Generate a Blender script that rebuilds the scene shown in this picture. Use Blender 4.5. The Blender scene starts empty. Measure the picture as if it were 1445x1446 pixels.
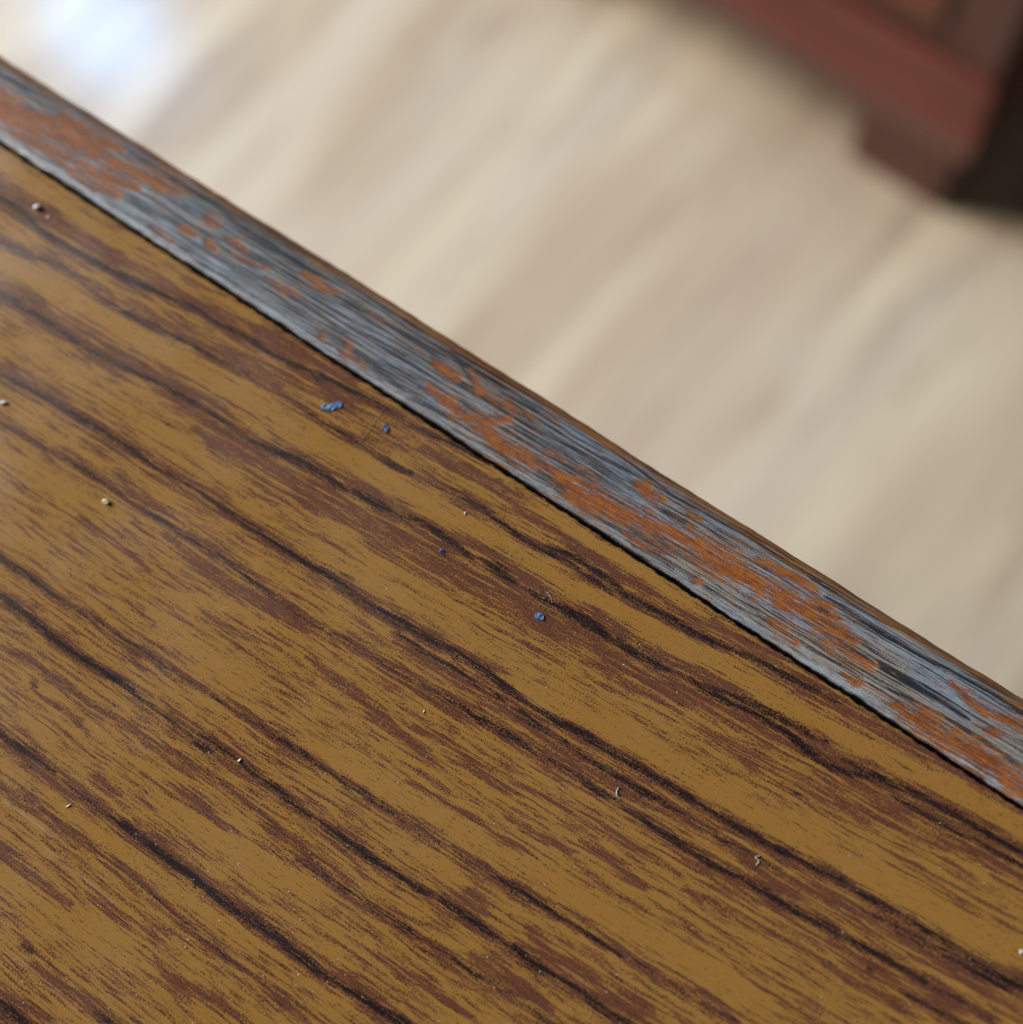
import bpy, math, random
import numpy as np
from mathutils import Matrix, Vector

rng = np.random.default_rng(7)
random.seed(7)
SC = bpy.context.scene
COL = SC.collection

# ------------------------------------------------------------------ camera
F = 1900.0                         # focal length in photograph pixels (1445 wide)
CX, CY = 722.5, 723.0
NADIR = (200.0, 500.0)             # where straight down falls, from the picture centre
TZ = 0.74                          # table top height
DIST = 0.158                       # camera to table along the axis

n = np.array([NADIR[0], NADIR[1], F]); n /= np.linalg.norm(n)
H = DIST * n[2]
def _ray(p): return np.array([p[0] - CX, p[1] - CY, F])
def _hit(p, h): r = _ray(p); return r * h / (r @ n)
_a, _b = _hit((0, 205), H), _hit((1445, 1145), H)
AX = (_b - _a) / np.linalg.norm(_b - _a)
AZ = -n
AY = np.cross(AZ, AX)
RW = np.stack([AX, AY, AZ])
ORG = _hit((722.5, 675), H)
CAM = RW @ (-ORG) + np.array([0, 0, TZ])

def tab(p, z=0.0):
    """photo pixel -> world point on the horizontal plane z above the table top"""
    return RW @ (_hit(p, H - z) - ORG) + np.array([0, 0, TZ])
def tabmm(pts):
    return np.array([tab(p)[:2] * 1000 for p in pts])
def to_px(x, y, z):
    d = (np.stack([x, y, z], -1) - CAM) @ RW
    return d[..., 0] / d[..., 2] * F + CX, d[..., 1] / d[..., 2] * F + CY

cd = bpy.data.cameras.new('camera')
cam = bpy.data.objects.new('camera', cd); COL.objects.link(cam)
cd.sensor_fit = 'HORIZONTAL'; cd.sensor_width = 36.0
cd.lens = 36.0 * F / 1445.0
cd.clip_start = 0.005; cd.clip_end = 50
cd.dof.use_dof = True
cd.dof.focus_distance = 0.1525
cd.dof.aperture_fstop = cd.lens / 4.6
cd.dof.aperture_blades = 0
right, up, back = RW @ [1, 0, 0], RW @ [0, -1, 0], RW @ [0, 0, -1]
m = Matrix.Identity(4)
for i in range(3):
    m[i][0], m[i][1], m[i][2], m[i][3] = right[i], up[i], back[i], CAM[i]
cam.matrix_world = m
SC.camera = cam

# ------------------------------------------------------------------ world, lamps, exposure
w = bpy.data.worlds.new('World'); SC.world = w; w.use_nodes = True
bg = w.node_tree.nodes['Background']
bg.inputs[0].default_value = (1.0, 0.96, 0.90, 1); bg.inputs[1].default_value = 0.04

def area(name, loc, target, sx, sy, power, color):
    l = bpy.data.lights.new(name, 'AREA'); l.shape = 'RECTANGLE'; l.size = sx; l.size_y = sy
    l.energy = power; l.color = color
    o = bpy.data.objects.new(name, l); COL.objects.link(o)
    o.location = loc
    o.rotation_euler = (Vector(target) - Vector(loc)).to_track_quat('-Z', 'Y').to_euler()
    return o
area('bright_pane_light', (-2.23, 0.89, 1.98), (-0.3, 0.2, 0.3), 0.25, 0.25, 5.0, (0.26, 0.56, 1.0))
area('sheen_fill_light', (-3.25, 0.62, 1.42), (-0.1, 0.1, 0.6), 1.1, 0.8, 105, (0.55, 0.79, 1.0))  # unseen cool fill, added for the bluish sheen on the edge strip
area('window_light', (-4.4, -0.70, 3.1), (-0.1, 0.2, 0.3), 1.8, 1.8, 310, (1.0, 0.93, 0.82))

vs = SC.view_settings
vs.view_transform = 'Standard'; vs.look = 'None'; vs.exposure = 0.36; vs.gamma = 1.0
vs.use_curve_mapping = False
SC.cycles.use_denoising = True
SC.cycles.max_bounces = 6

# ------------------------------------------------------------------ helpers
def tag(o, label=None, cat=None, group=None, kind=None):
    if label: o['label'] = label
    if cat: o['category'] = cat
    if group: o['group'] = group
    if kind: o['kind'] = kind
    return o
def empty(name, loc=(0, 0, 0)):
    o = bpy.data.objects.new(name, None); COL.objects.link(o); o.location = loc
    o.empty_display_size = 0.05
    return o
def obj(name, verts, faces, mat, parent=None, smooth=False):
    me = bpy.data.meshes.new(name)
    me.from_pydata([tuple(v) for v in verts], [], faces)
    me.update()
    if smooth:
        me.polygons.foreach_set('use_smooth', [True] * len(me.polygons))
    o = bpy.data.objects.new(name, me); COL.objects.link(o)
    me.materials.append(mat)
    if parent:
        o.parent = parent
        o.matrix_parent_inverse = Matrix.Translation(parent.location).inverted()
    return o
def boxvf(x0, x1, y0, y1, z0, z1, b=0.0):
    if b <= 0:
        v = [(x, y, z) for z in (z0, z1) for y in (y0, y1) for x in (x0, x1)]
        f = [(0, 2, 3, 1), (4, 5, 7, 6), (0, 1, 5, 4), (2, 6, 7, 3), (0, 4, 6, 2), (1, 3, 7, 5)]
        return v, f
    import bmesh
    bm = bmesh.new(); bmesh.ops.create_cube(bm, size=1)
    for q in bm.verts:
        q.co = Vector(((x0 + x1) / 2 + q.co.x * (x1 - x0), (y0 + y1) / 2 + q.co.y * (y1 - y0), (z0 + z1) / 2 + q.co.z * (z1 - z0)))
    bmesh.ops.bevel(bm, geom=bm.edges[:], offset=b, segments=2, profile=0.5, affect='EDGES')
    v = [tuple(q.co) for q in bm.verts]; f = [tuple(x.index for x in p.verts) for p in bm.faces]
    bm.free(); return v, f
def grid_mesh(name, X, Y, Z, mat, attrs, parent):
    """X, Y, Z in metres, arrays (rows, cols)"""
    r, c = X.shape
    co = np.stack([X, Y, Z], -1).reshape(-1, 3).astype(np.float32)
    idx = np.arange(r * c).reshape(r, c)
    q = np.stack([idx[:-1, :-1], idx[:-1, 1:], idx[1:, 1:], idx[1:, :-1]], -1).reshape(-1, 4)
    me = bpy.data.meshes.new(name)
    me.vertices.add(len(co)); me.vertices.foreach_set('co', co.ravel())
    me.loops.add(q.size); me.loops.foreach_set('vertex_index', q.ravel().astype(np.int32))
    me.polygons.add(len(q))
    me.polygons.foreach_set('loop_start', np.arange(0, q.size, 4, dtype=np.int32))
    me.update(calc_edges=True)
    me.polygons.foreach_set('use_smooth', np.ones(len(q), dtype=bool))
    for k, a in attrs.items():
        at = me.attributes.new(k, 'FLOAT', 'POINT')
        at.data.foreach_set('value', np.ascontiguousarray(a, dtype=np.float32).ravel())
    o = bpy.data.objects.new(name, me); COL.objects.link(o); me.materials.append(mat)
    if parent:
        o.parent = parent
        o.matrix_parent_inverse = Matrix.Translation(parent.location).inverted()
    return o

class N:
    """small node-graph writer"""
    def __init__(s, name):
        s.mat = bpy.data.materials.new(name); s.mat.use_nodes = True
        s.t = s.mat.node_tree; s.t.nodes.clear()
        s.out = s.t.nodes.new('ShaderNodeOutputMaterial')
        s.p = s.t.nodes.new('ShaderNodeBsdfPrincipled')
        s.t.links.new(s.p.outputs[0], s.out.inputs[0])
    def put(s, sock, v):
        if isinstance(v, bpy.types.NodeSocket): s.t.links.new(v, sock)
        elif isinstance(v, tuple) and len(v) == 3 and sock.type == 'RGBA': sock.default_value = (*v, 1)
        else: sock.default_value = v
    def set(s, **k):
        for a, v in k.items(): s.put(s.p.inputs[a.replace('_', ' ')], v)
    def attr(s, name):
        a = s.t.nodes.new('ShaderNodeAttribute'); a.attribute_name = name; return a.outputs['Fac']
    def math(s, op, a, b=0.0, c=0.0):
        x = s.t.nodes.new('ShaderNodeMath'); x.operation = op
        s.put(x.inputs[0], a); s.put(x.inputs[1], b); s.put(x.inputs[2], c); return x.outputs[0]
    def add(s, *v):
        r = v[0]
        for q in v[1:]: r = s.math('ADD', r, q)
        return r
    def mul(s, a, b): return s.math('MULTIPLY', a, b)
    def step(s, v, lo, hi, a=0.0, b=1.0):
        x = s.t.nodes.new('ShaderNodeMapRange'); x.interpolation_type = 'SMOOTHSTEP'
        for i, q in enumerate((v, lo, hi, a, b)): s.put(x.inputs[i], q)
        return x.outputs[0]
    def xyz(s, x, y, z=0.0):
        c = s.t.nodes.new('ShaderNodeCombineXYZ')
        s.put(c.inputs[0], x); s.put(c.inputs[1], y); s.put(c.inputs[2], z); return c.outputs[0]
    def noise(s, vec, scale=1.0, detail=2.0, rough=0.5, dist=0.0):
        x = s.t.nodes.new('ShaderNodeTexNoise'); s.put(x.inputs['Vector'], vec)
        x.inputs['Scale'].default_value = scale; x.inputs['Detail'].default_value = detail
        x.inputs['Roughness'].default_value = rough; x.inputs['Distortion'].default_value = dist
        return x.outputs['Fac']
    def cn(s, fac, g):      # centred noise times gain
        return s.math('MULTIPLY', s.math('SUBTRACT', fac, 0.5), g / 0.11)
    def mix(s, f, a, b, mode='MIX'):
        x = s.t.nodes.new('ShaderNodeMix'); x.data_type = 'RGBA'; x.blend_type = mode
        s.put(x.inputs[0], f); s.put(x.inputs[6], a); s.put(x.inputs[7], b); return x.outputs[2]
    def bump(s, h, strength, dist, normal=None):
        x = s.t.nodes.new('ShaderNodeBump'); x.inputs['Strength'].default_value = strength
        x.inputs['Distance'].default_value = dist; s.put(x.inputs['Height'], h)
        if normal: s.put(x.inputs['Normal'], normal)
        return x.outputs[0]
    def coord(s, which='Object'):
        return s.t.nodes.new('ShaderNodeTexCoord').outputs[which]
    def sep(s, v):
        x = s.t.nodes.new('ShaderNodeSeparateXYZ'); s.put(x.inputs[0], v); return x.outputs
    def rand(s): return s.t.nodes.new('ShaderNodeObjectInfo').outputs['Random']

# ------------------------------------------------------------------ materials
def mat_laminate():
    g = N('printed wood laminate')
    band, vein, u, v, scr = (g.attr(k) for k in ('band', 'vein', 'gu', 'gv', 'scr'))
    wob = g.noise(g.xyz(g.mul(u, 0.10), g.mul(v, 0.25)), 1, 2)
    v2 = g.add(v, g.cn(wob, 0.11))
    fib = g.noise(g.xyz(g.mul(u, 0.10), g.mul(v2, 2.5)), 1, 3, 0.6)          # long fibres
    fib2 = g.noise(g.xyz(g.mul(u, 0.50), g.mul(v2, 5.6), 7.0), 1, 2, 0.6)     # short fibres
    blot = g.noise(g.xyz(g.mul(u, 0.10), g.mul(v2, 0.75), 3.0), 1, 2, 0.5)    # broad bands
    spk = g.noise(g.xyz(g.mul(u, 3.2), g.mul(v2, 6.0), 1.0), 1, 2, 0.7)       # stipple
    lng = g.noise(g.xyz(g.mul(u, 0.05), g.mul(v2, 3.6), 13.0), 1, 3, 0.6)     # very long thin fibres
    spk2 = g.noise(g.xyz(g.mul(u, 6.5), g.mul(v2, 9.5), 21.0), 1, 1, 0.5)     # finest ink dots
    dash = g.noise(g.xyz(g.mul(u, 0.19), g.mul(v2, 1.95), 31.0), 1, 2, 0.55)    # short brown flecks
    nz = g.add(g.cn(fib, 0.15), g.cn(fib2, 0.13), g.cn(dash, 0.22), g.cn(lng, 0.14))
    b = g.add(band, nz, g.cn(spk, 0.20), g.cn(spk2, 0.17))
    halo = g.step(g.add(band, nz, g.cn(spk, 0.10)), 0.28, 0.60)               # thin first ink pass
    mb = g.step(b, 0.42, 0.64)                                                # full brown ink
    k = g.add(vein, g.cn(fib2, 0.25), g.cn(spk, 0.29), g.cn(fib, 0.16), g.cn(lng, 0.12), g.cn(spk2, 0.20))
    mk = g.step(k, 0.44, 0.80)
    mk2 = g.step(g.add(vein, g.cn(fib2, 0.14), g.cn(spk, 0.10)), 0.18, 0.60)
    soft = g.noise(g.xyz(g.mul(u, 0.03), g.mul(v, 0.09), 9.0), 1, 2)
    ochre = g.mix(soft, (0.290, 0.146, 0.032), (0.315, 0.158, 0.037))
    brown = g.mix(g.step(spk, 0.38, 0.62), (0.122, 0.038, 0.027), (0.080, 0.025, 0.021))
    c = g.mix(g.mul(halo, 0.36), ochre, (0.165, 0.060, 0.022))
    c = g.mix(g.mul(mb, 0.86), c, brown)
    c = g.mix(g.mul(mk2, 0.45), c, (0.048, 0.019, 0.016))
    c = g.mix(g.mul(mk, 0.95), c, (0.0075, 0.0058, 0.0082))
    c = g.mix(g.mul(scr, 0.22), c, (0.55, 0.50, 0.46))
    peel = g.noise(g.xyz(g.mul(u, 1.6), g.mul(v, 1.6), 4.0), 1, 3, 0.6)
    smear = g.noise(g.xyz(g.mul(u, 0.06), g.mul(v, 0.06), 2.0), 1, 3, 0.6)
    g.set(Base_Color=c, Roughness=g.step(smear, 0.32, 0.68, 0.26, 0.38),
          Normal=g.bump(peel, 0.10, 0.0001), Specular_IOR_Level=0.5)
    return g.mat

def mat_strip():
    g = N('worn edge strip')
    ora, dark, u, v, py = (g.attr(k) for k in ('ora', 'dark', 'gu', 'gv', 'py'))
    wob = g.noise(g.xyz(g.mul(u, 0.09), g.mul(v, 0.3)), 1, 2)
    v2 = g.add(v, g.cn(wob, 0.075))
    l1 = g.noise(g.xyz(g.mul(u, 0.06), g.mul(v2, 2.7)), 1, 3, 0.6)
    l2 = g.noise(g.xyz(g.mul(u, 0.14), g.mul(v2, 5.6), 5.0), 1, 3, 0.65)
    area_ = g.noise(g.xyz(g.mul(u, 0.05), g.mul(v, 0.22), 11.0), 1, 2)
    spk = g.noise(g.xyz(g.mul(u, 4.0), g.mul(v2, 8.0), 2.0), 1, 2, 0.7)
    fine = g.noise(g.xyz(g.mul(u, 1.3), g.mul(v2, 8.0), 8.0), 1, 3, 0.65)
    # grooves: dark open-grain lines
    gl = g.add(dark, g.cn(l1, 0.26), g.cn(l2, 0.24), g.cn(area_, 0.08), g.cn(spk, 0.12))
    mg = g.step(gl, 0.42, 0.56)
    l3 = g.noise(g.xyz(g.mul(u, 0.22), g.mul(v2, 7.5), 15.0), 1, 3, 0.65)
    spk2 = g.noise(g.xyz(g.mul(u, 7.0), g.mul(v2, 11.0), 23.0), 1, 1, 0.5)
    mg2 = g.step(g.add(g.mul(dark, 0.6), g.cn(l3, 0.22), g.cn(fine, 0.12), g.cn(spk2, 0.12)), 0.05, 0.60)
    # film, with a highlight painted paler along the inner lip
    film = g.mix(g.step(area_, 0.40, 0.60), (0.252, 0.288, 0.340), (0.318, 0.268, 0.222))  # cool grey carries some of the window's bluish sheen as colour
    lip_glint = g.math('MULTIPLY', g.step(g.add(py, g.cn(l2, 0.12)), 0.50, 0.80), g.step(g.add(py, g.cn(fib0 := g.noise(g.xyz(g.mul(u, 0.4), g.mul(v2, 1.5), 6.0), 1, 2), 0.30)), 1.9, 0.95))
    film = g.mix(g.step(l3, 0.42, 0.34, 0.0, 0.6), film, (0.46, 0.45, 0.44))
    film = g.mix(g.mul(lip_glint, 0.7), film, (0.42, 0.455, 0.50))  # lip highlight put into the film colour
    film = g.mix(g.mul(mg2, 0.72), film, (0.060, 0.068, 0.088))
    film = g.mix(g.step(spk2, 0.56, 0.74, 0.0, 0.75), film, (0.46, 0.48, 0.52))
    film = g.mix(g.step(spk, 0.46, 0.30, 0.0, 0.55), film, (0.030, 0.036, 0.050))
    mg = g.mul(mg, g.math('SUBTRACT', 1.0, g.mul(lip_glint, 0.55)))
    c = g.mix(g.mul(mg, 0.95), film, (0.009, 0.012, 0.019))
    # bare orange wood
    fib = g.noise(g.xyz(g.mul(u, 0.20), g.mul(v2, 3.0), 3.0), 1, 4, 0.7)
    med = g.noise(g.xyz(g.mul(u, 0.55), g.mul(v2, 1.0), 17.0), 1, 3, 0.6)
    o = g.add(ora, g.cn(fib, 0.27), g.cn(med, 0.15), g.cn(spk, 0.17), g.cn(l3, 0.20), g.cn(spk2, 0.10))
    mo = g.step(o, 0.34, 0.62)
    orange = g.mix(g.step(fine, 0.36, 0.64), (0.41, 0.112, 0.012), (0.20, 0.048, 0.008))
    orange = g.mix(g.step(l2, 0.5, 0.70, 0.0, 0.8), orange, (0.085, 0.026, 0.012))
    orange = g.mix(g.step(med, 0.45, 0.65, 0.0, 0.6), orange, (0.42, 0.150, 0.022))
    pit = g.step(g.add(g.cn(spk, 0.5), g.cn(l3, 0.5)), 0.75, 1.25)
    orange = g.mix(g.mul(pit, 0.75), orange, (0.075, 0.070, 0.078))
    orange = g.mix(g.step(l3, 0.50, 0.66, 0.0, 0.65), orange, (0.105, 0.030, 0.011))
    c = g.mix(mo, c, orange)
    # outer rim brown, groove black
    rim = g.step(g.add(py, g.cn(fib, 0.34), g.cn(l2, 0.28)), 9.5, 10.2)
    rimc = g.mix(g.step(l1, 0.42, 0.60), (0.37, 0.135, 0.027), (0.10, 0.042, 0.016))
    c = g.mix(g.mul(rim, 0.92), c, rimc)
    gro = g.step(g.add(py, g.cn(spk, 0.06)), 0.54, 0.42)
    c = g.mix(gro, c, (0.004, 0.005, 0.007))
    hgt = g.add(g.mul(mg, -0.8), g.mul(spk, 0.55), g.mul(mo, -0.35), g.mul(fine, 0.4))
    rough = g.add(g.mul(mo, 0.20), g.mul(gro, 0.4), g.mul(lip_glint, -0.10), g.step(spk, 0.3, 0.7, 0.34, 0.46))
    g.set(Base_Color=c, Roughness=rough, Normal=g.bump(hgt, 0.9, 0.00011),
          Specular_IOR_Level=g.math('SUBTRACT', 0.70, g.add(g.mul(g.math('MAXIMUM', mo, rim), 0.42), g.mul(gro, 0.62))))
    return g.mat

def mat_floor(plank=True):
    g = N('pale oak floor plank' if plank else 'pale oak floor')
    p = g.sep(g.coord('Object'))
    r = g.mul(g.rand(), 37.0)
    x, y = p[0], p[1]
    wob = g.noise(g.xyz(g.mul(x, 3.0), g.mul(y, 1.6), r), 1, 2)
    x2 = g.add(x, g.cn(wob, 0.003))
    s1 = g.noise(g.xyz(g.mul(x2, 14.0), g.mul(y, 1.5), r), 1, 3, 0.55)
    s2 = g.noise(g.xyz(g.mul(x2, 34.0), g.mul(y, 5.0), g.add(r, 5.0)), 1, 3, 0.6)
    s3 = g.noise(g.xyz(g.mul(x2, 8.0), g.mul(y, 2.6), g.add(r, 11.0)), 1, 2, 0.5)
    c = g.mix(g.step(s1, 0.38, 0.64), (0.605, 0.498, 0.368), (0.465, 0.362, 0.272))
    c = g.mix(g.step(s3, 0.48, 0.70), c, (0.555, 0.465, 0.37))
    c = g.mix(g.step(s2, 0.52, 0.70, 0.0, 0.5), c, (0.28, 0.20, 0.14))
    g.set(Base_Color=c, Roughness=0.17, Normal=g.bump(s2, 0.03, 0.0002))
    return g.mat

def mat_mahogany(name='mahogany', a=(0.115, 0.036, 0.025), b=(0.070, 0.022, 0.016), axis=0):
    g = N(name)
    p = g.sep(g.coord('Object'))
    s = [g.mul(p[i], 6.0 if i == axis else 55.0) for i in range(3)]
    f = g.noise(g.xyz(*s), 1, 4, 0.6, 0.4)
    g.set(Base_Color=g.mix(g.step(f, 0.35, 0.65), a, b), Roughness=0.24, Normal=g.bump(f, 0.1, 0.0003))
    return g.mat

def mat_plain(name, c, rough=0.5, c2=None, scale=4000.0, **k):
    g = N(name)
    f = g.noise(g.coord('Object'), scale, 2)
    g.set(Base_Color=g.mix(g.step(f, 0.35, 0.65), c, c2 or tuple(x * 0.7 for x in c)), Roughness=rough, **k)
    return g.mat

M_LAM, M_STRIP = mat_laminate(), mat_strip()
M_FLOOR, M_PLANK = mat_floor(False), mat_floor(True)
M_MAH = mat_mahogany()
M_MAH_V = mat_mahogany('mahogany upright grain', axis=2)
M_CORE = mat_plain('chipboard core', (0.20, 0.13, 0.075), 0.8, scale=900)
M_LEG = mat_mahogany('brown table leg wood', (0.10, 0.048, 0.022), (0.055, 0.026, 0.014), 2)

# ------------------------------------------------------------------ floor
fl = obj('floor', *boxvf(-3.2, 3.2, -3.2, 3.2, -0.06, -0.004), M_FLOOR)
tag(fl, 'pale streaky oak floor boards far below the table edge', 'floor', kind='structure')
PW, PL = 0.142, 1.21
FANG = math.radians(-4.5)
pv, pf = boxvf(0.0002, PW - 0.0002, 0.0002, PL - 0.0002, -0.0035, 0.0, 0.0005)
base_plank = None
for i in range(-11, 8):
    for j in range(-1, 2):
        if base_plank is None:
            o = base_plank = obj('plank', pv, pf, M_PLANK)
        else:
            o = base_plank.copy(); COL.objects.link(o)
        o.parent = fl
        px_, py_ = i * PW - 0.03, j * PL - 0.25 + (i * 0.437 % 1.0) * PL * 0.25 - 0.33
        ca, sa = math.cos(FANG), math.sin(FANG)
        o.location = (px_ * ca - py_ * sa, px_ * sa + py_ * ca, 0); o.rotation_euler = (0, 0, FANG)

# ------------------------------------------------------------------ cabinet
cab = empty('wooden_cabinet', (-0.25, 0.67, 0))
tag(cab, 'red-brown wooden cabinet with moulded base and block feet standing on the pale floor', 'cabinet')
XL, XR, YF, YB, ZT = -0.47, -0.048, 0.468, 0.85, 0.72
obj('side_panel', *boxvf(XR - 0.018, XR, YF + 0.02, YB, 0.085, ZT, 0.001), M_MAH_V, cab)
obj('side_panel', *boxvf(XL, XL + 0.018, YF + 0.02, YB, 0.085, ZT, 0.001), M_MAH_V, cab)
obj('back_panel', *boxvf(XL + 0.018, XR - 0.018, YB - 0.008, YB, 0.085, ZT), M_MAH_V, cab)
obj('top_panel', *boxvf(XL - 0.012, XR + 0.012, YF - 0.012, YB + 0.004, ZT, ZT + 0.022, 0.004), M_MAH, cab)
obj('bottom_panel', *boxvf(XL + 0.018, XR - 0.018, YF + 0.02, YB - 0.008, 0.088, 0.106), M_MAH, cab)
# front: stiles, rails and a raised drawer front
obj('stile', *boxvf(XR - 0.040, XR, YF, YF + 0.02, 0.085, ZT, 0.002), M_MAH_V, cab)
obj('stile', *boxvf(XL, XL + 0.040, YF, YF + 0.02, 0.085, ZT, 0.002), M_MAH_V, cab)
obj('rail', *boxvf(XL + 0.040, XR - 0.040, YF + 0.001, YF + 0.02, 0.085, 0.165, 0.001), M_MAH, cab)
obj('rail', *boxvf(XL + 0.040, XR - 0.040, YF + 0.001, YF + 0.02, 0.66, ZT, 0.001), M_MAH, cab)
obj('door_panel', *boxvf(XL + 0.041, XR - 0.041, YF - 0.003, YF + 0.016, 0.167, 0.658, 0.004),
    mat_mahogany('warm mahogany panel', (0.18, 0.046, 0.018), (0.12, 0.031, 0.014), 2), cab)
# base moulding: a profile swept round the front and both sides
prof = [(0.000, 0.086), (0.022, 0.086), (0.024, 0.090), (0.024, 0.108), (0.021, 0.116), (0.0155, 0.121),
        (0.0115, 0.128), (0.0095, 0.136), (0.0060, 0.141), (0.000, 0.1425)]
path = [((XL, YB), (-1, 0)), ((XL, YF), (-1, -1)), ((XR, YF), (1, -1)), ((XR, YB), (1, 0))]
mv = [(p[0] + d[0] * o_ * (0.35 if d[0] > 0 else 1), p[1] + d[1] * o_, z) for (p, d) in path for (o_, z) in prof]
npf = len(prof)
mf = [(a * npf + k, (a + 1) * npf + k, (a + 1) * npf + k + 1, a * npf + k + 1) for a in range(3) for k in range(npf - 1)]
mo_ = obj('base_moulding', mv, mf, mat_mahogany('sheen-tinted mahogany moulding', (0.165, 0.054, 0.040), (0.12, 0.039, 0.030)), cab)  # paler, pinker mahogany: the moulding's sheen put into its colour
sm = mo_.modifiers.new('thick', 'SOLIDIFY'); sm.thickness = 0.003; sm.offset = -1
# apron with a curved lower edge between the feet, and bracket feet
def extrude_y(name, outline, y0, y1, mat):
    k = len(outline)
    v = [(x, y0, z) for x, z in outline] + [(x, y1, z) for x, z in outline]
    f = [tuple(range(k)), tuple(range(2 * k - 1, k - 1, -1))] + [(i, k + i, k + (i + 1) % k, (i + 1) % k) for i in range(k)]
    return obj(name, v, f, mat, cab)
fy = 0.456
FWD = 0.076
ap = [(XL + FWD, 0.0855), (XL + FWD, 0.058)]
for t in np.linspace(0, 1, 15):
    x = XL + FWD + (XR - XL - 2 * FWD) * t
    e_ = min(t, 1 - t) * (XR - XL - 2 * FWD)
    ap.append((x, 0.056 + 0.020 * min(1, e_ / 0.07) ** 0.7))
ap += [(XR - FWD, 0.058), (XR - FWD, 0.0855)]
extrude_y('apron', ap[::-1], fy + 0.002, fy + 0.016, M_MAH)
def foot(x0, x1, y0, y1):
    v, f = boxvf(x0, x1, y0, y1, 0.0, 0.0858, 0.004)
    v = [(x, y, z) for x, y, z in v]
    return obj('foot', v, f, M_MAH, cab)
foot(XR - FWD, XR, fy, fy + 0.05); foot(XL, XL + FWD, fy, fy + 0.05)
foot(XR - FWD, XR, YB - 0.05, YB); foot(XL, XL + FWD, YB - 0.05, YB)

cab.rotation_euler = (0, 0, math.radians(-3.0)); cab.location = (-0.25 + 0.0125, 0.67 + 0.0145, 0)

# ------------------------------------------------------------------ table
table = empty('table', (0, -0.3, 0))
tag(table, 'wood-grain laminate table with a worn grey and orange edge strip', 'table')
XA, XB, YA = -0.62, 0.52, -0.62            # table top extent; y = 0 is the joint with the strip

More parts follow.
